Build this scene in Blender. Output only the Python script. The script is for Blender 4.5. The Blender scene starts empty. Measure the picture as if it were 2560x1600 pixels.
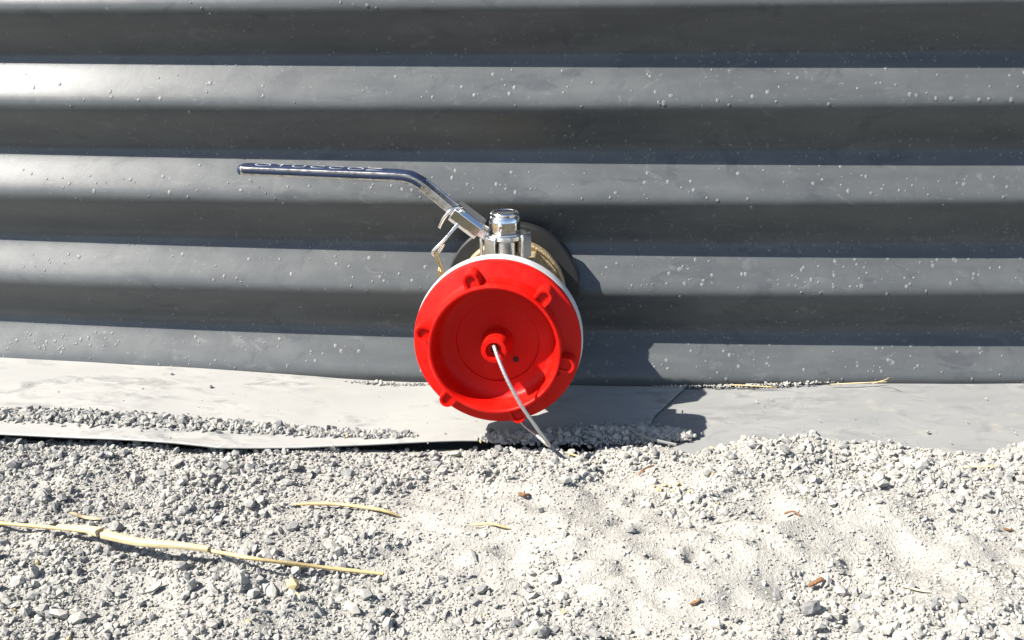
import bpy, math, random
import numpy as np
from mathutils import Matrix, Vector

random.seed(7)
rng = np.random.default_rng(11)
scene = bpy.context.scene
COL = scene.collection

# ------------------------------------------------------------------ camera
CAM = np.array([0.0717, -0.8910, 0.3550])
YAW, PITCH, ROLL, FPX = 0.0817, 0.3207, -0.0125, 2800.0
_cy, _sy = math.cos(YAW), math.sin(YAW)
FWD = np.array([-_sy*math.cos(PITCH), _cy*math.cos(PITCH), -math.sin(PITCH)])
_R = np.array([_cy, _sy, 0.0]); _U = np.cross(_R, FWD)
RIGHT = _R*math.cos(ROLL) + _U*math.sin(ROLL)
UP = _U*math.cos(ROLL) - _R*math.sin(ROLL)
cam_data = bpy.data.cameras.new('camera')
cam = bpy.data.objects.new('camera', cam_data); COL.objects.link(cam)
m = Matrix.Identity(4)
for i in range(3):
    m[i][0] = RIGHT[i]; m[i][1] = UP[i]; m[i][2] = -FWD[i]; m[i][3] = CAM[i]
cam.matrix_world = m
cam_data.sensor_width = 36.0
cam_data.lens = 36.0*FPX/2560.0
cam_data.clip_start = 0.01
cam_data.clip_end = 500.0
scene.camera = cam

# ------------------------------------------------------------------ sky, sun, exposure
SUN = Vector((-0.92, -0.33, 1.0)).normalized()          # towards the sun
elev = math.asin(SUN.z)
world = bpy.data.worlds.new('World'); scene.world = world; world.use_nodes = True
nt = world.node_tree; nt.nodes.clear()
wo = nt.nodes.new('ShaderNodeOutputWorld'); bg = nt.nodes.new('ShaderNodeBackground')
sky = nt.nodes.new('ShaderNodeTexSky'); sky.sky_type = 'NISHITA'; sky.sun_disc = False
sky.sun_elevation = elev
sky.sun_rotation = math.atan2(SUN.x, SUN.y)
sky.altitude = 300; sky.air_density = 1.0; sky.dust_density = 1.0; sky.ozone_density = 1.0
bg.inputs['Strength'].default_value = 0.085
nt.links.new(sky.outputs[0], bg.inputs[0]); nt.links.new(bg.outputs[0], wo.inputs[0])
sl = bpy.data.lights.new('sun', 'SUN'); sl.energy = 4.9; sl.angle = math.radians(0.5); sl.color = (1.0, 0.955, 0.88)
so = bpy.data.objects.new('sun', sl); COL.objects.link(so)
so.rotation_euler = (-SUN).to_track_quat('-Z', 'Y').to_euler()
so.location = (-2, -1, 3)
scene.view_settings.view_transform = 'Standard'
scene.view_settings.look = 'None'
scene.view_settings.exposure = 1.6
scene.view_settings.gamma = 1.0
scene.view_settings.use_curve_mapping = False
scene.render.engine = 'CYCLES'
scene.cycles.max_bounces = 8

# ------------------------------------------------------------------ helpers
def ray(x, y):
    """direction through a point of the picture given on a 2419 x 1512 grid"""
    X = x*1.0582; Y = y*1.0582
    return FWD + RIGHT*(X-1280)/FPX + UP*(800-Y)/FPX
def at_z(x, y, z=0.0):
    d = ray(x, y); return CAM + d*(z-CAM[2])/d[2]
def at_y(x, y, yy):
    d = ray(x, y); return CAM + d*(yy-CAM[1])/d[1]

def tag(o, label=None, cat=None, group=None, kind=None):
    if label: o['label'] = label
    if cat: o['category'] = cat
    if group: o['group'] = group
    if kind: o['kind'] = kind
    return o
def mesh_obj(name, verts, faces, mat, parent=None, smooth=35, bevel=0, mats=None):
    me = bpy.data.meshes.new(name)
    me.from_pydata([tuple(map(float, v)) for v in verts], [], [tuple(f) for f in faces])
    me.update()
    if mat: me.materials.append(mat)
    if smooth:
        me.polygons.foreach_set('use_smooth', [True]*len(me.polygons))
        if smooth < 180: me.set_sharp_from_angle(angle=math.radians(smooth))
    o = bpy.data.objects.new(name, me); COL.objects.link(o)
    if parent: o.parent = parent
    if bevel:
        b = o.modifiers.new('bevel', 'BEVEL'); b.width = bevel; b.segments = 2
        b.limit_method = 'ANGLE'; b.angle_limit = math.radians(35); b.harden_normals = False
    return o
def fast_mesh(name, V, F, mat, parent=None, smooth=False, attr=None):
    """V (n,3), F (m,3 or 4) arrays"""
    k = F.shape[1]
    me = bpy.data.meshes.new(name)
    me.vertices.add(len(V)); me.vertices.foreach_set('co', np.ascontiguousarray(V, dtype=np.float32).ravel())
    me.loops.add(F.size); me.loops.foreach_set('vertex_index', np.ascontiguousarray(F, dtype=np.int32).ravel())
    me.polygons.add(len(F))
    me.polygons.foreach_set('loop_start', np.arange(0, F.size, k, dtype=np.int32))
    me.polygons.foreach_set('loop_total', np.full(len(F), k, dtype=np.int32))
    me.polygons.foreach_set('use_smooth', np.full(len(F), smooth))
    me.update(calc_edges=True)
    if attr is not None:
        for nm, val in attr.items():
            a = me.attributes.new(nm, 'FLOAT', 'POINT'); a.data.foreach_set('value', val.astype(np.float32))
    me.materials.append(mat)
    o = bpy.data.objects.new(name, me); COL.objects.link(o)
    if parent: o.parent = parent
    return o
def empty(name, loc):
    o = bpy.data.objects.new(name, None); o.location = loc; o.empty_display_size = .02
    COL.objects.link(o); return o
def lathe(prof, n=96, a0=0.0, a1=2*math.pi, closed_ends=False):
    """profile of (radius, y) turned about the y axis; a hand-side angle measured from +x to +z"""
    full = abs(a1-a0-2*math.pi) < 1e-6
    cols = n if full else n+1
    V = []; F = []
    for r, y in prof:
        for i in range(cols):
            a = a0+(a1-a0)*i/n
            V.append((r*math.cos(a), y, r*math.sin(a)))
    P = len(prof)
    for j in range(P-1):
        for i in range(n):
            i2 = (i+1) % cols
            F.append((j*cols+i, j*cols+i2, (j+1)*cols+i2, (j+1)*cols+i))
    if not full and closed_ends:
        F.append([j*cols for j in range(P)][::-1]); F.append([j*cols+cols-1 for j in range(P)])
    return V, F
def lathe_z(prof, n=64, c=(0, 0)):
    V = []; F = []
    for r, z in prof:
        for i in range(n):
            a = 2*math.pi*i/n; V.append((c[0]+r*math.cos(a), c[1]+r*math.sin(a), z))
    for j in range(len(prof)-1):
        for i in range(n):
            F.append((j*n+i, j*n+(i+1) % n, (j+1)*n+(i+1) % n, (j+1)*n+i))
    F.append(list(range(n))[::-1]); F.append([(len(prof)-1)*n+i for i in range(n)])
    return V, F
def prism_y(poly, y0, y1):
    n = len(poly)
    V = [(x, y0, z) for x, z in poly]+[(x, y1, z) for x, z in poly]
    F = [(i, (i+1) % n, n+(i+1) % n, n+i) for i in range(n)]
    F += [list(range(n))[::-1], list(range(n, 2*n))]
    return V, F
def prism_z(poly, z0, z1):
    n = len(poly)
    V = [(x, y, z0) for x, y in poly]+[(x, y, z1) for x, y in poly]
    F = [(i, (i+1) % n, n+(i+1) % n, n+i) for i in range(n)]
    F += [list(range(n))[::-1], list(range(n, 2*n))]
    return V, F
def catmull(P, n=8):
    P = [np.array(p, float) for p in P]
    Q = [2*P[0]-P[1]]+P+[2*P[-1]-P[-2]]
    out = []
    for i in range(1, len(Q)-2):
        for k in range(n):
            t = k/n
            out.append(.5*((2*Q[i])+(-Q[i-1]+Q[i+1])*t+(2*Q[i-1]-5*Q[i]+4*Q[i+1]-Q[i+2])*t*t+(-Q[i-1]+3*Q[i]-3*Q[i+1]+Q[i+2])*t**3))
    out.append(Q[-2]); return out
def sweep(path, section, scales=None, up=(0, 0, 1), cap=True):
    """section: list of (u,v); u along side, v along up; scales per point"""
    path = [np.array(p, float) for p in path]
    V = []; F = []; n = len(section); N = len(path)
    up = np.array(up, float)
    for i, p in enumerate(path):
        t = path[min(i+1, N-1)]-path[max(i-1, 0)]; t /= np.linalg.norm(t)+1e-12
        s = np.cross(t, up); s /= np.linalg.norm(s)+1e-12
        u2 = np.cross(s, t)
        sc = 1.0 if scales is None else scales[i]
        su, sv = sc if isinstance(sc, (tuple, list)) else (sc, sc)
        for a, b in section: V.append(p+s*a*su+u2*b*sv)
    for i in range(N-1):
        for k in range(n):
            F.append((i*n+k, i*n+(k+1) % n, (i+1)*n+(k+1) % n, (i+1)*n+k))
    if cap:
        F.append(list(range(n))[::-1]); F.append([(N-1)*n+k for k in range(n)])
    return V, F
def circ(r, n=10): return [(r*math.cos(2*math.pi*i/n), r*math.sin(2*math.pi*i/n)) for i in range(n)]
def rrect(w, h, r, n=5):
    """rounded rectangle, half sizes w, h"""
    out = []
    for cx, cy, a in ((w-r, h-r, 0), (-w+r, h-r, 90), (-w+r, -h+r, 180), (w-r, -h+r, 270)):
        for i in range(n+1):
            t = math.radians(a+90*i/n); out.append((cx+r*math.cos(t), cy+r*math.sin(t)))
    return out

# value noise on arrays
_tab = np.random.default_rng(3).random((256, 256))
def vnoise(x, y, s, seed=0):
    x = np.asarray(x, float)/s+seed*17.3; y = np.asarray(y, float)/s+seed*9.1
    xi = np.floor(x).astype(int); yi = np.floor(y).astype(int)
    fx = x-xi; fy = y-yi
    fx = fx*fx*fx*(fx*(fx*6-15)+10); fy = fy*fy*fy*(fy*(fy*6-15)+10)
    g = lambda i, j: _tab[i & 255, j & 255]
    return ((g(xi, yi)*(1-fx)+g(xi+1, yi)*fx)*(1-fy)+(g(xi, yi+1)*(1-fx)+g(xi+1, yi+1)*fx)*fy)*2-1
def sstep(a, b, x):
    t = np.clip((np.asarray(x, float)-a)/(b-a), 0, 1); return t*t*(3-2*t)

# ------------------------------------------------------------------ materials
class NT:
    def __init__(self, name):
        self.m = bpy.data.materials.new(name); self.m.use_nodes = True
        self.t = self.m.node_tree; self.b = self.t.nodes['Principled BSDF']
    def n(self, typ, **kw):
        nd = self.t.nodes.new(typ)
        for k, v in kw.items():
            if k in nd.inputs.keys(): nd.inputs[k].default_value = v
            else: setattr(nd, k, v)
        return nd
    def l(self, a, b): self.t.links.new(a, b)
    def coord(self, scale=(1, 1, 1), out='Object'):
        tc = self.n('ShaderNodeTexCoord'); mp = self.n('ShaderNodeMapping')
        mp.inputs['Scale'].default_value = scale
        self.l(tc.outputs[out], mp.inputs['Vector']); return mp.outputs[0]
    def noise(self, vec, scale, detail=4, rough=.55, dist=0):
        nd = self.n('ShaderNodeTexNoise', Scale=scale, Detail=detail, Roughness=rough, Distortion=dist)
        self.l(vec, nd.inputs['Vector']); return nd.outputs[0]
    def ramp(self, fac, stops):
        r = self.n('ShaderNodeValToRGB'); e = r.color_ramp.elements
        while len(e) < len(stops): e.new(.5)
        for k, (p, c) in enumerate(stops):
            e[k].position = p; e[k].color = (c, c, c, 1) if not hasattr(c, '__len__') else (*c, 1)
        self.l(fac, r.inputs[0]); return r.outputs[0]
    def mix(self, fac, a, b):
        mx = self.n('ShaderNodeMix', data_type='RGBA')
        for inp, v in ((mx.inputs[0], fac), (mx.inputs[6], a), (mx.inputs[7], b)):
            if isinstance(v, bpy.types.NodeSocket): self.l(v, inp)
            elif hasattr(v, '__len__'): inp.default_value = (*v, 1) if len(v) == 3 else v
            else: inp.default_value = v
        return mx.outputs[2]
    def math(self, op, a, b=0.0):
        md = self.n('ShaderNodeMath', operation=op)
        for i, v in enumerate((a, b)):
            if isinstance(v, bpy.types.NodeSocket): self.l(v, md.inputs[i])
            else: md.inputs[i].default_value = v
        return md.outputs[0]
    def bump(self, h, strength, dist):
        b = self.n('ShaderNodeBump', Strength=strength, Distance=dist); self.l(h, b.inputs['Height'])
        self.l(b.outputs[0], self.b.inputs['Normal']); return b
    def set(self, **kw):
        for k, v in kw.items():
            inp = self.b.inputs[k.replace('_', ' ')]
            if isinstance(v, bpy.types.NodeSocket): self.l(v, inp)
            elif hasattr(v, '__len__'): inp.default_value = (*v, 1) if len(v) == 3 else v
            else: inp.default_value = v
        return self

def mat_wall():
    t = NT('dark_coated_steel')
    co = t.coord(); st = t.coord((1, 1, 6))
    n1 = t.noise(st, 9, 5, .6); n2 = t.noise(co, 38, 5, .65, .6); n3 = t.noise(co, 900, 2)
    dust = t.math('MULTIPLY', t.ramp(n1, [(.35, 0.2), (.7, 1.0)]), t.ramp(n2, [(.3, .55), (.62, 1.0)]))
    scuff = t.ramp(t.noise(t.coord((1, 1, 2.2)), 26, 6, .7, 1.5), [(.60, 0), (.68, 1)])
    base = t.mix(dust, (.0556, .0577, .0588), (.0874, .0895, .0874))
    base = t.mix(t.math('MULTIPLY', scuff, .35), base, (.1483, .1483, .1430))
    wipe = t.ramp(t.noise(t.coord((1, 1, 1.6)), 15, 6, .6, 1.8), [(.585, 0), (.64, 1)])
    wipe = t.math('MULTIPLY', wipe, t.ramp(t.noise(t.coord((.6, .6, 3)), 60, 4, .6, .8), [(.35, .2), (.6, .75)]))
    base = t.mix(wipe, base, (.050, .052, .055))
    speck = t.ramp(t.noise(co, 260, 3, .7), [(.64, 0), (.72, 1)])
    base = t.mix(t.math('MULTIPLY', speck, .5), base, (.1720, .1720, .1720))
    base = t.mix(1.0, base, (.975, 1.0, 1.02)); base.node.blend_type = 'MULTIPLY'
    t.set(Base_Color=base, Roughness=t.ramp(n2, [(.3, .31), (.7, .40)]))
    t.b.inputs['Specular IOR Level'].default_value = .30
    t.bump(t.math('ADD', t.math('MULTIPLY', n3, .5), n2), .16, .0006)
    return t.m
def mat_simple(name, col, rough, metal=0, bump=None, var=None, spec=.5):
    t = NT(name); co = t.coord()
    c = col
    if var:
        sc, amt = var
        n = t.noise(co, sc, 5, .6)
        c = t.mix(t.ramp(n, [(.35, 0), (.65, 1)]), [k*(1-amt) for k in col], [min(1, k*(1+amt)) for k in col])
    t.set(Base_Color=c, Roughness=rough, Metallic=metal)
    t.b.inputs['Specular IOR Level'].default_value = spec
    if bump:
        sc, s, d = bump; t.bump(t.noise(co, sc, 4, .6), s, d)
    return t.m
def mat_red():
    t = NT('red_plastic'); co = t.coord()
    n = t.noise(co, 45, 5, .65); n2 = t.noise(t.coord((1, 1, 1)), 400, 3, .6)
    dust = t.math('MULTIPLY', t.ramp(n, [(.45, 0), (.75, .5)]), t.ramp(n2, [(.35, .3), (.7, 1)]))
    t.set(Base_Color=t.mix(t.math('MULTIPLY', dust, .35), (.46, .0045, .0020), (.42, .075, .055)), Roughness=t.ramp(n, [(.3, .36), (.7, .52)]))
    t.bump(n2, .06, .0004)
    t.b.inputs['Specular IOR Level'].default_value = .14
    t.b.inputs['Subsurface Weight'].default_value = .35
    t.b.inputs['Subsurface Radius'].default_value = (1.0, .10, .10); t.b.inputs['Subsurface Scale'].default_value = .006
    return t.m
def mat_steel(name, rough, col=(.72, .70, .67), bs=(220, .05)):
    t = NT(name); co = t.coord()
    n = t.noise(co, bs[0], 4, .6)
    t.set(Base_Color=col, Metallic=1.0, Roughness=t.ramp(n, [(.3, rough*.7), (.7, rough*1.5)]))
    t.bump(n, bs[1], .0006); return t.m
def mat_stone():
    t = NT('crushed_stone'); co = t.coord()
    at = t.n('ShaderNodeAttribute', attribute_name='tint')
    n = t.noise(co, 300, 3, .6)
    base = t.ramp(at.outputs['Fac'], [(0, (.0719, .0730, .0779)), (.3, (.1438, .1443, .1442)), (.7, (.2517, .2434, .2221)), (.96, (.3356, .3176, .2769)), (1.0, (.3715, .2968, .1500))])
    base = t.mix(t.ramp(n, [(.42, 0), (.75, .4)]), base, (.3176, .3027, .2653))
    t.set(Base_Color=base, Roughness=.9); t.b.inputs['Specular IOR Level'].default_value = .25
    t.bump(n, .25, .001); return t.m
def mat_ground():
    t = NT('dusty_grit'); co = t.coord()
    n = t.noise(co, 14, 5, .6); f = t.noise(co, 420, 4, .7); f2 = t.noise(co, 1100, 2, .6)
    base = t.mix(t.ramp(n, [(.35, 0), (.65, 1)]), (.2775, .2654, .2394), (.3568, .3374, .2969))
    base = t.mix(t.ramp(f, [(.40, .45), (.56, 0)]), base, (.1982, .1933, .1851))
    sp = t.n('ShaderNodeSeparateXYZ'); t.l(co, sp.inputs[0])
    far = t.ramp(t.math('ADD', t.math('MULTIPLY', sp.outputs[1], -1.0), t.math('MULTIPLY', t.noise(co, 9, 4), .25)), [(.56, 0), (.64, 1)])  # dark soil colour added out of view to cut bounce light on the ribs
    base = t.mix(far, base, t.mix(t.ramp(n, [(.4, 0), (.6, 1)]), (.0420, .0347, .0235), (.0672, .0616, .0336)))
    t.set(Base_Color=base, Roughness=.95); t.b.inputs['Specular IOR Level'].default_value = .15
    t.bump(t.math('ADD', f, t.math('MULTIPLY', f2, .6)), .85, .0022); return t.m
def mat_liner(name, a, b):
    t = NT(name); co = t.coord()
    n = t.noise(t.coord((1, 1.3, 1)), 13, 6, .62, .8); mp = t.coord((.7, 1.6, 1)); mp.node.inputs['Rotation'].default_value = (0, 0, .6)
    s = t.noise(mp, 36, 6, .68, 1.4); g = t.noise(co, 600, 2)
    sm = t.math('MULTIPLY', t.ramp(n, [(.46, 0), (.62, 1)]), t.ramp(s, [(.45, 0), (.60, 1)]))
    base = t.mix(t.ramp(n, [(.3, 0), (.7, 1)]), a, b)
    base = t.mix(t.math('MULTIPLY', sm, .6), base, (.0952, .0980, .1008))
    base = t.mix(t.ramp(t.noise(co, 30, 5, .7), [(.58, 0), (.75, .5)]), base, (.3136, .2800, .2240))
    t.set(Base_Color=base, Roughness=.55); t.b.inputs['Specular IOR Level'].default_value = .35
    t.bump(t.math('ADD', t.math('MULTIPLY', g, .25), s), .10, .001); return t.m
def mat_straw(name, c1, c2):
    t = NT(name); n = t.noise(t.coord((6, 60, 60)), 14, 4, .6)
    t.set(Base_Color=t.mix(t.ramp(n, [(.35, 0), (.65, 1)]), c1, c2), Roughness=.6); t.bump(n, .3, .0008); return t.m
def mat_cable():
    t = NT('steel_wire_rope')
    w = t.n('ShaderNodeTexWave', wave_type='BANDS', bands_direction='DIAGONAL', Scale=330, Distortion=0.3)
    t.l(t.coord(), w.inputs['Vector'])
    t.set(Base_Color=t.mix(w.outputs[1], (.36, .35, .33), (.50, .485, .46)), Metallic=.75, Roughness=.42)
    t.bump(w.outputs[1], .25, .0004); return t.m

M = {}
M['wall'] = mat_wall()
M['blister'] = mat_simple('raised_dusty_spot', (.115, .116, .114), .45, var=(500, .25), spec=.2)
M['gravel'] = mat_stone(); M['ground'] = mat_ground()
M['liner'] = mat_liner('dusty_liner', (.2383, .2357, .2253), (.2901, .2823, .2642))
M['liner2'] = mat_liner('grey_dusty_liner', (.1554, .1585, .1554), (.2072, .2062, .1968))
M['liner_dark'] = mat_simple('liner_underside', (.0259, .0269, .0290), .6)
M['red'] = mat_red()
M['alu'] = mat_simple('cast_aluminium', (.5491, .5527, .5563), .42, .30, bump=(240, .08, .0006), var=(60, .08))
M['brass'] = mat_simple('cast_brass', (.34, .255, .145), .55, .45, bump=(420, .7, .0018), var=(90, .18))
M['brass_bright'] = mat_simple('machined_brass', (.4480, .3396, .1734), .3, 1.0, var=(60, .12))
M['steel'] = mat_steel('polished_steel', .13)
M['brushed'] = mat_steel('brushed_steel', .3, (.60, .57, .54))
M['rubber'] = mat_simple('black_rubber', (.0115, .0115, .0121), .5, bump=(500, .2, .0006), var=(40, .3))
M['sleeve'] = mat_simple('navy_vinyl', (.0105, .0185, .044), .55, bump=(300, .10, .0005), var=(70, .3), spec=.35)
M['ink'] = mat_simple('white_print', (.4464, .4536, .4608), .5, var=(300, .15))
M['hole_shade'] = mat_simple('painted_hole_shade', (.0360, .0029, .0029), .8)  # dark red that paints the shade inside the cap's holes
M['straw'] = mat_straw('dry_straw', (.3571, .2477, .0979), (.4493, .3456, .1728))
M['straw_pale'] = mat_straw('pale_sheath', (.4032, .3168, .1728), (.4838, .4147, .2592))
M['bark'] = mat_straw('brown_bark', (.0922, .0432, .0173), (.2074, .1094, .0490))
M['cable'] = mat_cable()

# ------------------------------------------------------------------ terrain functions
EX = np.array([-3, -.6, -.381, -.182, 0.0016, .0836, .13, .163, .22, .30, .345, .39, .45, .6, 3])
EY = np.array([-.140, -.140, -.147, -.155, -.130, -.123, -.120, -.112, -.103, -.110, -.126, -.110, -.100, -.10, -.10])
def edge_y(x): return np.interp(x, EX, EY)
PITS = [(1560, 1342, .008, .004, .006, .3), (1640, 1352, .006, .006, .007, 0), (1450, 1375, .018, .004, .005, .2), (1385, 1332, .020, .0035, .004, .25), (1240, 1300, .02, .006, .004, .1),
        (2012, 1362, .007, .007, .006, 0), (1815, 1328, .012, .004, .004, .2), (600, 1192, .010, .006, .006, .2), (705, 1190, .016, .004, .005, .15), (1720, 1210, .010, .006, .005, .3), (1500, 1200, .007, .005, .005, 0),
        (1170, 1130, .009, .007, .007, .5), (1470, 1250, .008, .005, .005, .2), (2260, 1240, .014, .005, .004, .2), (950, 1290, .014, .006, .005, .2), (1130, 1440, .02, .006, .005, .1), (1330, 1440, .012, .005, .005, .3), (640, 1400, .015, .006, .005, .2), (2080, 1190, .012, .005, .004, .3), (1880, 1150, .012, .005, .004, .2)]
PITW = [(at_z(a, b, 0)[:2], c, d, e, f) for a, b, c, d, e, f in PITS]
def base_z(x): return np.interp(x, [-.47, -.3, -.15, .07, .45], [.009, .008, .002, .002, .005])
def ground_h(x, y):
    x = np.asarray(x, float); y = np.asarray(y, float)
    near = np.exp(-((x/1.5)**2+((y+.25)/1.2)**2))
    rgt = sstep(-.07, .06, x)
    e = edge_y(x)+vnoise(x, y*0, .05, 4)*.006*rgt
    front = base_z(x)-.0052+rgt*.0080
    n = vnoise(x, y, .11, 1)*.0042+vnoise(x, y, .045, 2)*.0032+vnoise(x, y, .02, 3)*.0020+vnoise(x, y, .009, 5)*.0011
    ridge = (1-np.abs(vnoise(x*.7+y*.5, y-x*.3, .05, 8)))**4*.0035
    n = n+(vnoise(x, y, .034, 12)*.0042+vnoise(x, y, .015, 13)*.0026)*(.35+.65*sstep(-.05, .12, x))
    for c, a, b, dp, ang in PITW:
        u = (x-c[0])*math.cos(ang)+(y-c[1])*math.sin(ang); v = (y-c[1])*math.cos(ang)-(x-c[0])*math.sin(ang)
        q = (u/a)**2+(v/b)**2
        n = n-dp*np.exp(-q**1.6)+dp*.35*np.exp(-(np.sqrt(q)-1.45)**2*6)
    front = front+(n+ridge)*near*(1-.55*sstep(-.035, 0, y-e))
    k = sstep(.010, -.014, y-e-.022*(1-rgt))
    return -.016*(1-k)+front*k
def liner_h(x, y):
    x = np.asarray(x, float); y = np.asarray(y, float)
    e = edge_y(x)
    v = np.clip(y/np.minimum(e, -.05), 0, 1.6)
    rgt = sstep(-.02, .12, x)
    h = base_z(x)+vnoise(x, y, .16, 21)*.0030+vnoise(x, y, .07, 22)*.0012
    h += (1-rgt)*(.0015*np.sin(v*math.pi*.9)+.0005*sstep(.75, 1.0, v))
    h -= rgt*.004*sstep(.6, 1.3, v)
    return h

# ground sheet, dense near the camera, growing to the horizon
def grow(lo, hi, step, far):
    mid = np.arange(lo, hi, step); out = []; d = step; p = mid[-1]
    while p < far: d *= 1.35; p += d; out.append(p)
    left = []; d = step; p = lo
    while p > -far: d *= 1.35; p -= d; left.append(p)
    return np.array(left[::-1]+list(mid)+out)
gx = grow(-.62, .72, .0028, 120.); gy = grow(-.56, .03, .0028, 120.)
GX, GY = np.meshgrid(gx, gy)
GZ = ground_h(GX, GY)
nx, ny = len(gx), len(gy)
idx = np.arange(nx*ny).reshape(ny, nx)
GF = np.stack([idx[:-1, :-1], idx[:-1, 1:], idx[1:, 1:], idx[1:, :-1]], -1).reshape(-1, 4)
ground = fast_mesh('ground', np.stack([GX, GY, GZ], -1).reshape(-1, 3), GF, M['ground'], smooth=True)
tag(ground, 'pale grey dusty gravel ground in front of the tank', 'ground', kind='structure')

# ------------------------------------------------------------------ corrugated tank
RT = 5.66; PER = .076; AMP = .0097; LINE = .0391
def prof(z):
    """outward offset of the corrugation at height z; crests 30 mm under each sunlit edge"""
    ph = 2*math.pi*(np.asarray(z)-(LINE-.0295))/PER
    k = .925
    return AMP*np.arcsin(k*np.cos(ph))/math.asin(k)
tank = empty('water_tank', (0, RT, 0))
zs = np.concatenate([np.arange(-.04, .62, PER/24), np.arange(.62, 1.9, PER/12)])
aa = np.concatenate([np.arange(-math.pi, -.25, .05), np.arange(-.25, .25, .006), np.arange(.25, math.pi, .05)])
A, Z = np.meshgrid(aa, zs)
Rr = RT+prof(Z)
V = np.stack([Rr*np.sin(A), -Rr*np.cos(A), Z], -1).reshape(-1, 3)
na = len(aa); nz = len(zs); idx = np.arange(na*nz).reshape(nz, na)
nxt = np.roll(idx, -1, 1)
F = np.stack([idx[:-1], nxt[:-1], nxt[1:], idx[1:]], -1).reshape(-1, 4)
wall = fast_mesh('corrugated_wall', V, F, M['wall'], tank, smooth=True)
# top rim
Vr = []; Fr = []
nn = 128
sec = circ(.02, 8)
for i in range(nn):
    a = 2*math.pi*i/nn
    for u, v in sec: Vr.append(((RT+u)*math.sin(a), -(RT+u)*math.cos(a), zs[-1]+v))
for i in range(nn):
    for k in range(8): Fr.append((i*8+k, ((i+1) % nn)*8+k, ((i+1) % nn)*8+(k+1) % 8, i*8+(k+1) % 8))
mesh_obj('top_rim', Vr, Fr, M['brushed'], tank)
tag(tank, 'dark grey corrugated steel tank wall with horizontal ribs', 'tank')

# raised spots on the coating: small flattened domes, too many and small to pick apart
def wall_frame(x, z):
    a = math.asin(x/RT)
    dz = 1e-4
    s = (prof(z+dz)-prof(z-dz))/(2*dz)
    r = RT+float(prof(z))
    p = np.array([r*math.sin(a), -r*math.cos(a), z])
    er = np.array([math.sin(a), -math.cos(a), 0]); et = np.array([math.cos(a), math.sin(a), 0])
    n = er-np.array([0, 0, s]); n /= np.linalg.norm(n)
    return p, n, et, np.cross(n, et)
BV = []; BF = []
def add_blister(x, z, r, h):
    p, n, t, b = wall_frame(x, z)
    base = len(BV); k = 8
    rx, rz = r*random.uniform(.75, 1.1), r*random.uniform(.85, 1.3)
    for rr, hh in ((1.0, -.05), (.80, .55), (.42, .92)):
        for i in range(k):
            a = 2*math.pi*i/k
            BV.append(p+t*math.cos(a)*rx*rr+b*math.sin(a)*rz*rr+n*h*hh)
    BV.append(p+n*h)
    for j in range(2):
        for i in range(k):
            BF.append((base+j*k+i, base+j*k+(i+1) % k, base+(j+1)*k+(i+1) % k, base+(j+1)*k+i))
    for i in range(k): BF.append((base+2*k+i, base+2*k+(i+1) % k, base+3*k))
def sun_line(k): return LINE+PER*k
for row in range(-1, 5):
    zl = sun_line(row)                                   # sunlit edge of this rib
    n_sh = int({-1: 0, 0: 400, 1: 460, 2: 340, 3: 240, 4: 60}[row])
    for i in range(n_sh):                                # in the shaded fold above the edge
        x = -.46+.95*random.random()**.72
        u = random.random()
        z = zl+(abs(random.gauss(0, .010))+.001 if u < .78 else random.uniform(.012, .036))
        add_blister(x, z, random.choice([.0007, .0008, .0009, .0011, .0014]), .00035)
    for i in range(int({-1: 0, 0: 130, 1: 150, 2: 120, 3: 90, 4: 20}[row])):   # on the sunlit slope and the crest
        x = random.uniform(-.46, .49)
        if random.random() < .35 and x < .1: x += .3
        z = zl-random.uniform(.003, .020) if random.random() < .5 else zl-random.gauss(.024, .004)
        add_blister(x, z, random.choice([.0008, .0010, .0012, .0015, .0018]), .00030)
for i in range(34):                                      # the cluster at the lower left
    add_blister(random.gauss(-.41, .035), LINE-abs(random.gauss(.010, .006))-.003, random.uniform(.0010, .0017), .00035)
for x0, z0 in ((-.27, .330), (-.215, .175)):             # short rows of dots running down the slope
    for i in range(9): add_blister(x0+i*.007+random.uniform(-.001, .001), z0-i*.0042, .0008, .0005)
bl = mesh_obj('surface_blisters', BV, BF, M['blister'], tank, smooth=180)
tag(bl, kind='stuff')

# ------------------------------------------------------------------ liner sheets at the foot of the wall
def liner_sheet(name, x0, x1, right_edge, over, mat, lift, nv=70, dx=.004):
    xs = np.arange(x0, x1+1e-6, dx); V = []; F = []
    vs = np.linspace(0, 1, nv+1)
    for x in xs:
        for v in vs:
            yb = (x*x)/(2*RT)+.006
            ye = float(edge_y(x))-over(x)
            y = yb+(ye-yb)*v
            xx = x
            if right_edge: xx = x0+(x-x0)*(right_edge(y)-x0)/(x1-x0)
            V.append((xx, y, float(liner_h(xx, y))+lift(xx, v)))
    n = len(vs)
    for i in range(len(xs)-1):
        for j in range(n-1): F.append((i*n+j, i*n+j+1, (i+1)*n+j+1, (i+1)*n+j))
    o = mesh_obj(name, V, F, mat, smooth=180)
    o.data.materials.append(M['liner_dark'])
    s = o.modifiers.new('thickness', 'SOLIDIFY'); s.thickness = .0012; s.offset = -1
    return o
RE = [(.20, .156), (.0, .150), (-.03, .136), (-.07, .118), (-.10, .112), (-.2, .112)]
def right_edge(y): return float(np.interp(-y, [-a for a, b in RE], [b for a, b in RE]))
left_liner = liner_sheet('liner_sheet', -.9, .15, right_edge, lambda x: 0.0, M['liner'], lambda x, v: .0016)
tag(left_liner, 'pale dusty liner sheet on the left, its front edge lifted above the gravel', 'liner', 'liner sheets at the foot of the tank')
right_liner = liner_sheet('liner_sheet', .07, 1.0, None, lambda x: .035, M['liner2'], lambda x, v: -.0006)
tag(right_liner, 'grey scuffed liner sheet on the right, its front edge buried in gravel', 'liner', 'liner sheets at the foot of the tank')

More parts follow.
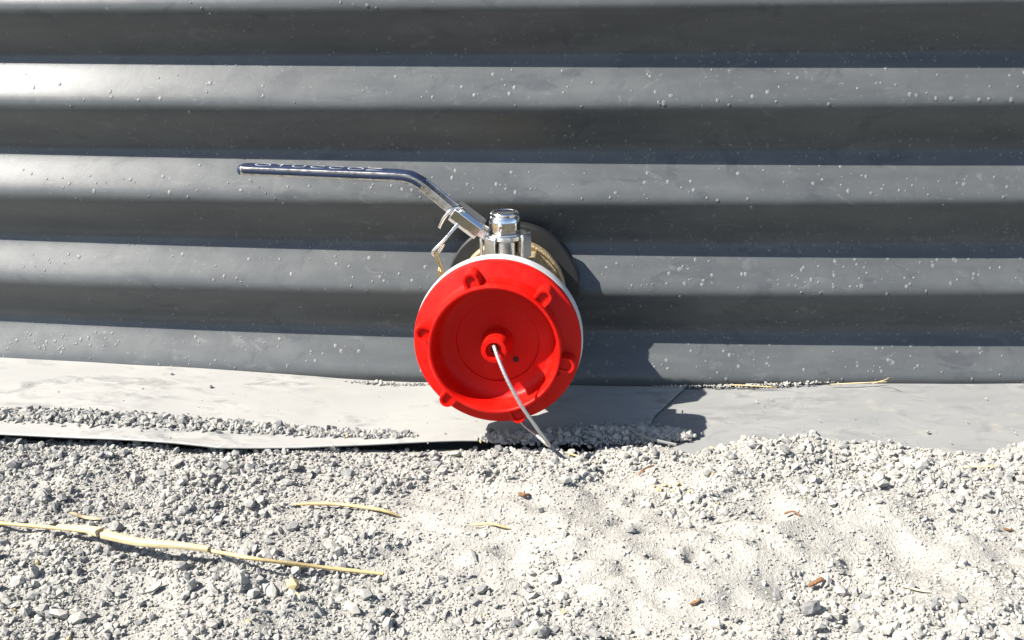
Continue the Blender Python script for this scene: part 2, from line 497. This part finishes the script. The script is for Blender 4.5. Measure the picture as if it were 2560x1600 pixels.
# thin curl of dark sheet sticking out of the gravel right of the cap's shadow
p0 = at_z(1488, 1025, .006); p1 = at_z(1528, 1040, .006); p2 = at_z(1598, 1051, .007)
path = catmull([p0+[0, 0, .004], p1+[0, 0, .002], p2+[0, 0, .0]], 8)
V, F = sweep(path, rrect(.0005, .0011, .0004, 2), [(.6, .35)]+[(1, 1)]*(len(path)-2)+[(1, 1)])
scrap = mesh_obj('liner_scrap', V, F, M['liner2'])
tag(scrap, 'thin grey strip curling out of the gravel below the seam of the liner', 'strip')

# ------------------------------------------------------------------ gravel
ph = (1+5**.5)/2
ICO = np.array([(-1, ph, 0), (1, ph, 0), (-1, -ph, 0), (1, -ph, 0), (0, -1, ph), (0, 1, ph), (0, -1, -ph), (0, 1, -ph), (ph, 0, -1), (ph, 0, 1), (-ph, 0, -1), (-ph, 0, 1)], float)
ICO /= np.linalg.norm(ICO[0])
ICF = np.array([(0, 11, 5), (0, 5, 1), (0, 1, 7), (0, 7, 10), (0, 10, 11), (1, 5, 9), (5, 11, 4), (11, 10, 2), (10, 7, 6), (7, 1, 8), (3, 9, 4), (3, 4, 2), (3, 2, 6), (3, 6, 8), (3, 8, 9), (4, 9, 5), (2, 4, 11), (6, 2, 10), (8, 6, 7), (9, 8, 1)])
def stones(name, P, size, tint, mat, parent=None):
    """many angular stones as one mesh: P (n,3) centres, size (n,) half lengths"""
    n = len(P)
    base = ICO[None]*(1+rng.uniform(-.34, .30, (n, 12, 1)))
    sc = np.stack([rng.uniform(.85, 1.35, n), rng.uniform(.65, 1.0, n), rng.uniform(.42, .80, n)], -1)
    base = base*sc[:, None, :]*size[:, None, None]
    q = rng.normal(size=(n, 4)); q[:, 1:3] *= .45; q /= np.linalg.norm(q, axis=1)[:, None]
    w, x, y, z = q.T
    w2 = w
    Rm = np.stack([np.stack([1-2*(y*y+z*z), 2*(x*y-z*w2), 2*(x*z+y*w2)], -1),
                   np.stack([2*(x*y+z*w2), 1-2*(x*x+z*z), 2*(y*z-x*w2)], -1),
                   np.stack([2*(x*z-y*w2), 2*(y*z+x*w2), 1-2*(x*x+y*y)], -1)], 1)
    V = np.einsum('nij,nkj->nki', Rm, base)+P[:, None, :]
    F = (ICF[None]+(np.arange(n)*12)[:, None, None]).reshape(-1, 3)
    return fast_mesh(name, V.reshape(-1, 3), F, mat, parent, smooth=False, attr={'tint': np.repeat(tint, 12)})
# sandy bare patches: centre in the picture, half width along x and y on the ground
SAND = [(1640, 1330, .055, .050, .97), (1400, 1180, .09, .04, .55), (1300, 1260, .07, .04, .60), (1050, 1180, .06, .03, .45), (1950, 1330, .07, .03, .6), (1480, 1420, .04, .03, .7),
        (1250, 1400, .10, .05, .35), (2330, 1330, .05, .05, .35), (130, 1140, .04, .02, .4), (1900, 1260, .05, .02, .45), (820, 1180, .05, .02, .4), (1000, 1330, .06, .02, .5), (760, 1420, .06, .02, .35)]
SANDW = [(at_z(a, b, 0)[:2], c, d, e) for a, b, c, d, e in SAND]
def density(x, y):
    d = .70+.55*vnoise(x, y, .08, 31)+.45*vnoise(x, y, .03, 32)
    d = d-.12*sstep(-.1, .15, x)*(1-sstep(-.20, -.16, y))
    for c, a, b, s in SANDW:
        d = d-s*.8*np.exp(-((x-c[0])/a)**2-((y-c[1])/b)**2)
    return np.clip(d, .035, 1)
def scatter(n, x0, x1, y0, y1, lo, med, hi, sig, power=1.0):
    x = rng.uniform(x0, x1, n); y = rng.uniform(y0, y1, n)
    k = rng.random(n) < density(x, y)**power
    k &= y < edge_y(x)+.012*vnoise(x, y, .02, 40)+.010*(x < .02)
    x, y = x[k], y[k]
    s = np.clip(med*np.exp(rng.normal(0, sig, len(x))), lo, hi)
    return x, y, s
def tints(x, y, s):
    t = .58+.17*rng.normal(size=len(x))+.10*vnoise(x, y, .05, 33)+.10*sstep(-.15, .2, x)
    t = np.clip(t, .02, .95)
    t[rng.random(len(x)) < .004] = 1.0
    return t
X = []; Y = []; S = []
for args in ((46000, -.56, .64, -.46, -.085, .0008, .0015, .0046, .42), (1800, -.56, .64, -.46, -.085, .0024, .0032, .0056, .25)):
    x, y, s = scatter(*args, power=1.5); X.append(x); Y.append(y); S.append(s)
x, y, s = scatter(4500, -1.5, 1.6, -.52, -.1, .002, .004, .008, .3)
k = (x < -.56) | (x > .64) | (y < -.46); X.append(x[k]); Y.append(y[k]); S.append(s[k])
X = np.concatenate(X); Y = np.concatenate(Y); S = np.concatenate(S)
Zs = ground_h(X, Y)+S*rng.uniform(-.05, .75, len(X))
gravel = stones('gravel', np.stack([X, Y, Zs], -1), S, tints(X, Y, S), M['gravel'])
tag(gravel, 'crushed grey gravel spread over the ground in front of the liner', 'gravel', kind='stuff')
x, y, s = scatter(60000, -.52, .60, -.44, -.085, .0006, .00095, .0015, .25, power=.3)
z = ground_h(x, y)+s*.2
grit = stones('grit', np.stack([x, y, z], -1), s, np.clip(tints(x, y, s)+.12, 0, .95), M['gravel'])
tag(grit, 'fine pale grit between the gravel stones', 'grit', kind='stuff')

x, y, s = scatter(26000, -.52, .60, -.44, -.085, .0008, .0014, .0032, .38, power=0.9)
k = rng.random(len(x)) < .25+.75*sstep(-.2, .15, x); x, y, s = x[k], y[k], s[k]
clods = stones('clods', np.stack([x, y, ground_h(x, y)-s*rng.uniform(-.15, .35, len(x))], -1), s, np.clip(.86+.06*rng.normal(size=len(x)), .6, .95), M['gravel'])
tag(clods, 'pale crumbs of dusty soil half sunk in the ground', 'soil', kind='stuff')

# ridge of gravel lying on the liner: centre line and half width in the picture
def ridge(name, line, n, lo, med, hi, label):
    C = [at_z(a, b, .004)[:2] for a, b, w in line]; W = [w for _, _, w in line]
    L = np.linspace(0, 1, len(C)); t = rng.random(n)
    cx = np.interp(t, L, [c[0] for c in C]); cyy = np.interp(t, L, [c[1] for c in C]); w = np.interp(t, L, W)
    off = np.clip(rng.normal(0, .5, n), -1.25, 1.25)
    x = cx+rng.normal(0, .004, n); y = cyy+off*w
    s = np.clip(med*np.exp(rng.normal(0, .35, n)), lo, hi)*np.clip(1.15-.35*np.abs(off), .4, 1.2)
    hgt = np.maximum(0, 1-np.abs(off))*w*.24
    z = liner_h(x, y)+.0016+s*.35+hgt*rng.random(n)
    o = stones(name, np.stack([x, y, z], -1), s, tints(x, y, s), M['gravel'])
    return tag(o, label, 'gravel', kind='stuff')
ridge('gravel_ridge', [(-160, 1000, .011), (0, 1003, .011), (200, 1010, .013), (420, 1018, .0115), (620, 1022, .009), (800, 1028, .007), (960, 1036, .004)], 3600, .0007, .0017, .0042, 'narrow ridge of gravel lying along the left liner sheet')
ridge('gravel_ridge', [(1155, 1044, .004), (1230, 1038, .009), (1320, 1030, .015), (1420, 1024, .017), (1520, 1023, .014), (1580, 1026, .009), (1615, 1030, .004)], 2600, .0008, .0018, .0040, 'heap of gravel on the liner in the shadow of the red cap')

ridge('grit_line', [(830, 905, .002), (930, 908, .004), (1000, 909, .002)], 160, .0005, .0009, .0022, 'thin line of grit at the wall foot left of the red cap')
ridge('grit_line', [(1560, 911, .002), (1700, 914, .003), (1790, 916, .0045), (1880, 915, .004), (2000, 911, .002)], 380, .0004, .0008, .0020, 'thin line of grit at the wall foot under the straws')
n_ = 150
x = rng.uniform(-.45, .42, n_); y = edge_y(x)*rng.beta(2.2, 1.2, n_)-.004; sz = np.clip(.0006*np.exp(rng.normal(0, .45, n_)), .0003, .0017)
o = stones('stray_grit', np.stack([x, y, liner_h(x, y)+.0014+sz*.3], -1), sz, tints(x, y, sz), M['gravel'])
tag(o, 'stray bits of grit sprinkled over the liner sheets', 'grit', kind='stuff')

# single stones that stand out
def stone_obj(px, py, r, tint, label, lift=None, on='ground', flat=.6):
    p = at_z(px, py, .004)
    h = float(liner_h(p[0], p[1]))+.0016 if on == 'liner' else float(ground_h(p[0], p[1]))
    p = np.array([p[0], p[1], h])
    v = ICO*(1+rng.uniform(-.22, .22, (12, 1)))*np.array([1.15, .85, flat])*r
    import bmesh
    bm = bmesh.new()
    vs = [bm.verts.new(c) for c in v]
    for f in ICF: bm.faces.new([vs[i] for i in f])
    bmesh.ops.subdivide_edges(bm, edges=bm.edges[:], cuts=1, use_grid_fill=True, smooth=.35)
    for vv in bm.verts: vv.co *= 1+random.uniform(-.06, .06)
    me = bpy.data.meshes.new('stone'); bm.to_mesh(me); bm.free()
    a = me.attributes.new('tint', 'FLOAT', 'POINT'); a.data.foreach_set('value', [tint]*len(me.vertices))
    me.materials.append(M['gravel'])
    o = bpy.data.objects.new('stone', me); COL.objects.link(o)
    o.location = (p[0], p[1], p[2]+r*flat*.72); o.rotation_euler = (random.uniform(-.2, .2), random.uniform(-.2, .2), random.uniform(0, 6))
    return tag(o, label, 'stone', 'single stones')
stone_obj(1921, 1028, .0036, .75, 'flat pale stone lying alone on the right liner sheet', on='liner', flat=.42)
stone_obj(500, 934, .0019, .12, 'small dark stone on the left liner, right of a smaller one', on='liner', flat=.8)
stone_obj(409, 906, .0014, .10, 'tiny dark pebble high on the left liner near the wall', on='liner', flat=.8)
stone_obj(1160, 1026, .0028, .05, 'dark stone at the left tip of the cap shadow', on='liner', flat=.75)
stone_obj(690, 1222, .0042, .25, 'grey angular stone below the thin straw', flat=.8)
stone_obj(1493, 1275, .0034, .22, 'blue grey pebble at the edge of the smooth pale sand', flat=.6)
stone_obj(1915, 1462, .0060, .16, 'largest dark grey stone near the bottom edge on the right', flat=.8)
stone_obj(1985, 1395, .0050, .70, 'rounded pale stone just right of the brown wood chip', flat=.7)

# ------------------------------------------------------------------ dry straw, bark and crumbs
def gz(px, py, dz=0.0):
    p = at_z(px, py, 0.0)
    for _ in range(4): p = at_z(px, py, float(ground_h(p[0], p[1]))+dz)
    return p
def flat_path(pts): return [gz(a, b, c) for a, b, c in pts]
stalk = empty('straw_stalk', tuple(gz(500, 1300)))
org = np.array(stalk.location)
P = catmull([p-org for p in flat_path([(-60, 1228, .004), (0, 1236, .004), (120, 1246, .006), (240, 1260, .010), (340, 1282, .012), (490, 1300, .011), (600, 1320, .009), (760, 1340, .006), (905, 1356, .003)])], 6)
sc = [.8+.25*math.sin(i*1.3)*.3 for i in range(len(P))]
V, F = sweep(P, circ(.0015, 10), sc); mesh_obj('stem', V, F, M['straw'], stalk, smooth=60)
P = catmull([p-org for p in flat_path([(135, 1243, .008), (190, 1248, .010), (236, 1257, .0115)])], 6)
V, F = sweep(P, rrect(.0032, .0022, .0010, 3), [.35+.65*i/(len(P)-1) for i in range(len(P))]); mesh_obj('sheath', V, F, M['straw_pale'], stalk, smooth=60)
P = catmull([p-org for p in flat_path([(243, 1262, .011), (330, 1281, .0135), (420, 1288, .0135), (492, 1298, .0125)])], 6)
V, F = sweep(P, rrect(.0027, .0022, .0010, 3), [1-.35*i/(len(P)-1) for i in range(len(P))]); mesh_obj('sheath', V, F, M['straw_pale'], stalk, smooth=60)
P = [p-org for p in flat_path([(236, 1258, .0115), (245, 1262, .0115)])]
V, F = sweep(P, circ(.0019, 10)); mesh_obj('node', V, F, M['bark'], stalk, smooth=60)
tag(stalk, 'long thick straw stalk with split sheath at the lower left', 'straw', 'pieces of dry straw')
def straw(pts, r, mat, label, name='straw', cat='straw', group='pieces of dry straw', flat=1.0, liner=False):
    if liner:
        Q = []
        for a, b, c in pts:
            p = at_z(a, b, .004)
            for _ in range(3): p = at_z(a, b, float(liner_h(p[0], p[1]))+.0016+c)
            Q.append(p)
    else: Q = flat_path(pts)
    P = catmull(Q, 6); c = np.mean(P, 0)
    N = len(P)
    sc = [max(.35, min(1, 4*i/N+.4, 4*(N-1-i)/N+.4))*random.uniform(.9, 1.1) for i in range(N)]
    sec = [(u, v*flat) for u, v in circ(r, 8)]
    if name == 'wood_chip':
        sec = [(u*.8, v*flat*.9) for u, v in rrect(r, r, r*.15, 1)]
        sc = [(random.uniform(.65, 1.15), random.uniform(.7, 1.1)) for i in range(N)]; sc[0] = (.5, .4); sc[-1] = (.35, .3)
    V, F = sweep([p-c for p in P], sec, sc)
    o = mesh_obj(name, V, F, mat, smooth=18 if name == 'wood_chip' else 60); o.location = tuple(c)
    return tag(o, label, cat, group)
straw([(692, 1192, .003), (780, 1190, .004), (850, 1197, .004), (905, 1206, .003), (945, 1220, .001)], .0012, M['straw'], 'thin bent straw above the tip of the long stalk')
straw([(165, 1210, .005), (200, 1222, .004), (238, 1226, .003)], .0016, M['straw_pale'], 'short pale straw just above the split sheath of the stalk', flat=.6)
straw([(1112, 1240, .002), (1160, 1238, .003), (1205, 1249, .001)], .0008, M['straw'], 'short curved straw bit on bare grit below the cap')
straw([(1335, 1068, .003), (1360, 1076, .003), (1384, 1083, .002)], .0007, M['straw'], 'straw sliver beside the shadow of the wire cable')
straw([(2262, 1104, .002), (2310, 1102, .003), (2360, 1101, .002)], .0011, M['straw_pale'], 'pale straw flake in the gravel at the right edge', flat=.5)
straw([(1715, 909, .001), (1770, 911, .002), (1835, 915, .001)], .0005, M['straw'], 'thin straw at the wall foot, left of the other two', liner=True)
straw([(1960, 908, .001), (2030, 905, .002), (2095, 902, .001)], .0006, M['straw_pale'], 'long pale straw along the foot of the wall on the right', liner=True)
straw([(2060, 906, .001), (2090, 898, .006), (2100, 892, .012)], .0004, M['straw'], 'fine straw sticking up against the wall foot', liner=True)
straw([(2130, 1384, .002), (2170, 1394, .002), (2200, 1399, .001)], .0006, M['straw_pale'], 'hair thin straw right of the brown wood chip')
def chip(pts, r, label, mat=None, flat=.55):
    return straw(pts, r, mat or M['bark'], label, 'wood_chip', 'wood chip', 'brown chips of wood and bark', flat)
chip([(1910, 1384, .003), (1926, 1376, .005), (1946, 1366, .006)], .0020, 'brown split wood chip in the gravel at the lower right')
chip([(1630, 1428, .002), (1645, 1422, .003), (1656, 1414, .003)], .0014, 'small dark wood chip left of the larger brown one')
chip([(1508, 1122, .002), (1522, 1108, .004), (1546, 1099, .003)], .0010, 'curled reddish bark piece below the thin grey strip')
chip([(1225, 1165, .002), (1238, 1169, .004), (1252, 1168, .002)], .0012, 'crumpled orange brown leaf scrap under the cap', flat=.9)
chip([(1852, 1214, .002), (1872, 1208, .004), (1892, 1218, .001)], .0010, 'dark thin twig bit above the smooth sand on the right')
chip([(2370, 1248, .001), (2384, 1251, .002), (2396, 1253, .001)], .0009, 'small rusty bark flake near the right edge')
cr = [gz(a, b, .0012) for a, b in [(1545, 1148), (1555, 1155), (1570, 1146), (1583, 1150), (1592, 1160), (1601, 1144), (1612, 1152), (1618, 1158), (1562, 1160), (1700, 1044), (1708, 1049), (1716, 1046), (1722, 1050), (1628, 1160)]]
crs = rng.uniform(.0012, .0022, len(cr))
o = stones('ochre_crumbs', np.array(cr), crs, np.full(len(cr), 1.0), M['gravel'])
tag(o, 'scattered ochre yellow stone crumbs among the gravel', 'crumbs', kind='stuff')

# ------------------------------------------------------------------ ball valve on the tank wall
TILT = (.0, 0, -.024)
valve = empty('ball_valve', (0.0015, 0, .0898)); valve.rotation_euler = TILT
tag(valve, 'brass ball valve with navy lever handle sticking out of the tank', 'valve')
def L(name, prof, mat, parent=valve, n=96, smooth=32, bevel=0):
    V, F = lathe(prof, n); return mesh_obj(name, V, F, mat, parent, smooth, bevel)
L('gasket', [(.02, -.002), (.0525, -.002), (.0545, -.004), (.0548, -.015), (.0535, -.0168), (.040, -.0168), (.02, -.0166)], M['rubber'])
fl = L('tank_flange', [(.02, -.0165), (.0425, -.0167), (.0436, -.018), (.0436, -.0245), (.0422, -.026), (.02, -.0262)], M['brass'])
# raised cast letters' worth of ribs on the flange are below pixel size; a raised rim line instead
L('flange_lip', [(.0405, -.0258), (.0418, -.0258), (.0416, -.0268), (.0407, -.0268), (.0405, -.0258)], M['brass_bright'], fl)
def hexagon(ap, rot=0): 
    R_ = ap/math.cos(math.pi/6)
    return [(R_*math.cos(math.radians(60*i+rot)), R_*math.sin(math.radians(60*i+rot))) for i in range(6)]
V, F = prism_y(hexagon(.0355), -.0262, -.050); mesh_obj('rear_hexagon', V, F, M['brass'], valve, 30, .0012)
L('body', [(.034, -.047), (.0365, -.052), (.0385, -.062), (.0388, -.070), (.0375, -.080), (.034, -.088), (.031, -.092)], M['brass'])
V, F = prism_y(hexagon(.0365), -.0915, -.1065); mesh_obj('front_hexagon', V, F, M['brass'], valve, 30, .0012)
SY = -.070     # stem position along the pipe
V, F = lathe_z([(.0165, .030), (.0165, .0420), (.0135, .0425), (.0135, .0560), (.0125, .0568)], 48, (0, SY)); mesh_obj('stem_tower', V, F, M['steel'], valve, 30)
# pierced lever plate: disc under the nut with tabs bent down
poly = []
for i in range(40):
    a = 2*math.pi*i/40; poly.append((.0172*math.cos(a), SY+.0160*math.sin(a)))
V, F = prism_z(poly, .0572, .0612); mesh_obj('lever_plate', V, F, M['steel'], valve, 30, .0007)
def tab(name, a, w, z0, z1, r, th=.0022, hook=None):
    V = []; c, s = math.cos(a), math.sin(a)
    pr = [(-w, z0), (w, z0), (w, z1), (-w, z1)]
    if hook: pr = [(-w, z0), (-w+hook, z0), (-w+hook, z0+.007), (w, z0+.007), (w, z1), (-w, z1)]
    n = len(pr)
    for rr in (r, r+th):
        for u, z in pr: V.append((rr*c-u*s, SY+rr*s+u*c, z))
    F = [(i, (i+1) % n, n+(i+1) % n, n+i) for i in range(n)]+[list(range(n))[::-1], list(range(n, 2*n))]
    return mesh_obj(name, V, F, M['steel'], valve, 30, .0006)
tab('stop_tab', math.radians(-24), .0065, .0365, .0625, .0172, hook=.006)
tab('front_tab', math.radians(238), .0052, .0400, .0602, .0166)
tab('side_tab', math.radians(186), .0050, .0400, .0585, .0168)
# lock nut with rounded collar
nut = mesh_obj('lock_nut', *prism_z([(x, SY+y) for x, y in hexagon(.0110, 21)], .0616, .0715), M['steel'], valve, 30, .0013)
V, F = lathe_z([(.0118, .0709), (.0115, .0726), (.0106, .0740), (.0102, .0745), (.0105, .0753), (.0107, .0763), (.0101, .0772), (.0088, .0774), (.0082, .0767), (.0070, .0765)], 48, (0, SY))
mesh_obj('nut_collar', V, F, M['steel'], nut, 40)
V, F = lathe_z([(.0135, .0611), (.0135, .0617)], 40, (0, SY)); mesh_obj('washer', V, F, M['brushed'], valve, 30)
# lever arm and its vinyl sleeve
lev = catmull([(-.012, SY, .0595), (-.0180, SY, .0630), (-.0400, SY, .0800), (-.0585, SY, .0955), (-.0680, SY, .1015), (-.0800, SY, .1040), (-.1400, SY, .1060), (-.1990, SY, .1080)], 6)
V, F = sweep(lev, [(-.0085, -.0032), (.0085, -.0032), (.0085, .0032), (.0072, .0032), (.0066, .0020), (-.0066, .0020), (-.0072, .0032), (-.0085, .0032)])
lever = mesh_obj('lever', V, F, M['brushed'], valve, 30, .0005)
hp = catmull([(-.0615, SY, .0975), (-.0690, SY, .1020), (-.0790, SY, .1040), (-.1000, SY, .1047), (-.1500, SY, .1064), (-.1960, SY, .1080)], 10)
hp += [np.array((-.1990, SY, .1081)), np.array((-.2012, SY, .1082)), np.array((-.2026, SY, .1082)), np.array((-.2032, SY, .1083))]
sc = [1.0]*(len(hp)-4)+[(.95, .97), (.82, .86), (.55, .62), (.2, .25)]
V, F = sweep(hp, rrect(.0088, .0039, .0037, 6), sc); sleeve = mesh_obj('handle_sleeve', V, F, M['sleeve'], lever, 40)
# worn white lettering printed on the upper face of the sleeve
def lettering(body, x, size, width):
    cu = bpy.data.curves.new('print', 'FONT'); cu.body = body; cu.size = size; cu.extrude = .00006; cu.offset = -.00045
    cu.align_x = 'CENTER'; cu.align_y = 'CENTER'; cu.space_character = 1.15
    tmp = bpy.data.objects.new('print', cu); COL.objects.link(tmp)
    dg = bpy.context.evaluated_depsgraph_get(); me = bpy.data.meshes.new_from_object(tmp.evaluated_get(dg))
    bpy.data.objects.remove(tmp)
    o = bpy.data.objects.new('printed_lettering', me); COL.objects.link(o); me.materials.clear(); me.materials.append(M['ink'])
    o.parent = sleeve
    z = np.interp(-x, [.0790, .1, .15, .196], [.1040, .1047, .1064, .1080])+.0040
    o.location = (x, SY, z); o.scale = (width, 1, 1); o.rotation_euler = (0, .034, 0)
    return o
lettering('OTUCCO', -.148, .0135, 1.35); lettering('Z', -.098, .0135, 1.8)
# octagonal lock slide on the arm
d = np.array([-.0220, 0, .0170]); d /= np.linalg.norm(d)
c0 = np.array([-.0185, SY, .0632]); 
V, F = sweep([c0, c0+d*.0245], [(u, v) for u, v in rrect(.0122, .0068, .0030, 1)], up=(0, 0, 1)); lock = mesh_obj('lock_slide', V, F, M['steel'], lever, 25, .0004)
def wire(name, pts, r, mat, parent, n=6):
    P = catmull(pts, n); V, F = sweep(P, circ(r, 10), up=(0.02, 1, .01)); return mesh_obj(name, V, F, mat, parent, 60)
VO = np.array(valve.location)
def vp(px, py, yy):
    from mathutils import Euler
    return np.array(Euler(TILT).to_matrix().inverted() @ Vector(at_y(px, py, yy)-VO))
wire('hook_wire', [vp(1096, 499, -.078), vp(1088, 490, -.086), vp(1072, 492, -.091), vp(1056, 506, -.093), vp(1045, 522, -.092), vp(1038, 537, -.090)], .0013, M['steel'], lock)
wire('hanger_wire', [vp(1082, 530, -.082), vp(1066, 548, -.086), vp(1045, 572, -.090), vp(1028, 588, -.091), vp(1022, 597, -.090), vp(1027, 603, -.088), vp(1040, 590, -.087), vp(1048, 576, -.087)], .0013, M['steel'], lock)
wire('chain_link', [vp(1032, 594, -.092), vp(1028, 602, -.089), vp(1033, 618, -.088), vp(1040, 634, -.089), vp(1043, 643, -.091), vp(1044, 632, -.093), vp(1037, 612, -.093), vp(1032, 594, -.092)], .0009, M['brass_bright'], lock)
wire('chain_link', [vp(1040, 630, -.088), vp(1037, 640, -.090), vp(1040, 656, -.089), vp(1046, 652, -.087), vp(1044, 636, -.087), vp(1040, 630, -.088)], .0010, M['brass_bright'], lock)
# hose coupling behind the cap
CAPC = (0.0, 0.0, 0.0)
hc = L('hose_coupling', [(.030, -.100), (.044, -.1005), (.046, -.1025), (.0560, -.1075), (.0600, -.1095), (.0614, -.1112), (.0618, -.1205), (.0608, -.1226), (.045, -.1228)], M['alu'])
hc.location = (0, 0, -.0060-.0037); hc.rotation_euler = (-.030, 0, 0)

# ------------------------------------------------------------------ red blank cap on the coupling
CTILT = (-.030, 0, -.024)
cap = empty('blank_cap', (0.0015-.0029, -.1220, .0838)); cap.rotation_euler = CTILT
tag(cap, 'round red plastic blank cap with six lugs closing the hose coupling', 'cap')
def Y0(y): return y+.1220
pr = [(.0565, -.1232), (.0600, -.1232), (.0608, -.1240), (.0610, -.1300), (.0606, -.1312), (.0594, -.1319), (.0500, -.1345), (.0484, -.1355), (.0479, -.1380), (.0477, -.1486), (.0471, -.1497), (.0464, -.1500), (.0456, -.1498), (.0449, -.1490), (.0444, -.1465), (.0440, -.1390), (.0432, -.1330), (.0412, -.1297), (.0372, -.1280), (.0306, -.1278), (.0300, -.1266), (.0292, -.1266), (.0120, -.1266), (.0000, -.1266)]
V, F = lathe([(r, Y0(y)) for r, y in pr], 128); mesh_obj('disc', V, F, M['red'], cap, 38)
V, F = lathe([(r, Y0(y)) for r, y in [(.0120, -.1264), (.0106, -.1276), (.0098, -.1296), (.0094, -.1485), (.0088, -.1498), (.0062, -.1500), (.0053, -.1484), (.0051, -.1460), (.0030, -.1458), (.0026, -.1440), (.0026, -.1345)]], 48)
mesh_obj('hub', V, F, M['red'], cap, 30)
V, F = lathe([(.0001, Y0(-.1446)), (.0027, Y0(-.1446))], 20); mesh_obj('hub_bore_shade', V, F, M['hole_shade'], cap, 0)  # flat disc, the bore's inner shade put into its colour
V, F = lathe([(.0001, Y0(-.1270)), (.0021, Y0(-.1270)), (.0022, Y0(-.1264))], 20)
o = mesh_obj('vent_hole_shade', V, F, M['hole_shade'], cap, 0); o.location = (.0132, -.0003, -.0136)  # slightly proud dark disc, painted shade in place of a real recess
for a in (108, 48, -12, -72, -132, 168):
    # lug: rounded tab standing on the flange, with a shallow pocket in its front
    def outline(w, r0, r1, n=10):
        out = [(r0, -w), (r1-w, -w)]
        for i in range(1, n): t = -math.pi/2+math.pi*i/n; out.append((r1-w+w*math.cos(t), w*math.sin(t)))
        out += [(r1-w, w), (r0, w)]; return out
    lay = [(outline(.0062, .0460, .0590), -.1312), (outline(.0057, .0460, .0582), -.1464), (outline(.0053, .0460, .0578), -.1472), (outline(.0036, .0470, .0561), -.1470), (outline(.0032, .0472, .0556), -.1456)]
    V = []; F = []; ca, sa = math.cos(math.radians(a)), math.sin(math.radians(a))
    n = len(lay[0][0])
    for ol, y in lay:
        for r, t in ol: V.append((r*ca-t*sa, Y0(y), r*sa+t*ca))
    for j in range(len(lay)-1):
        for i in range(n): F.append((j*n+i, j*n+(i+1) % n, (j+1)*n+(i+1) % n, (j+1)*n+i))
    F.append([(len(lay)-1)*n+i for i in range(n)])
    mesh_obj('lug', V, F, M['red'], cap, 40)
for a0 in (53, -67, 173):
    V, F = lathe([(.0470, Y0(-.1345)), (.0502, Y0(-.1345)), (.0501, Y0(-.1418)), (.0495, Y0(-.1428)), (.0470, Y0(-.1430))], 24, math.radians(a0), math.radians(a0+43), True)
    mesh_obj('claw_ridge', V, F, M['red'], cap, 40)
CO = np.array(cap.location)
def cp(px, py, yy):
    from mathutils import Euler
    return np.array(Euler(CTILT).to_matrix().inverted() @ Vector(at_y(px, py, yy)-CO))
cable = catmull([(0, Y0(-.145), 0), cp(1168, 821, -.151), cp(1183, 862, -.1585), cp(1204, 908, -.1640), cp(1232, 958, -.1665), cp(1265, 1006, -.1660), cp(1292, 1044, -.1630), cp(1297, 1052, -.1590), cp(1292, 1049, -.155), cp(1270, 1030, -.145), cp(1240, 1006, -.130), cp(1215, 975, -.118), cp(1205, 955, -.113)], 8)
V, F = sweep(cable, circ(.0014, 10), up=(.3, .9, .1)); mesh_obj('tether_cable', V, F, M['cable'], cap, 80)
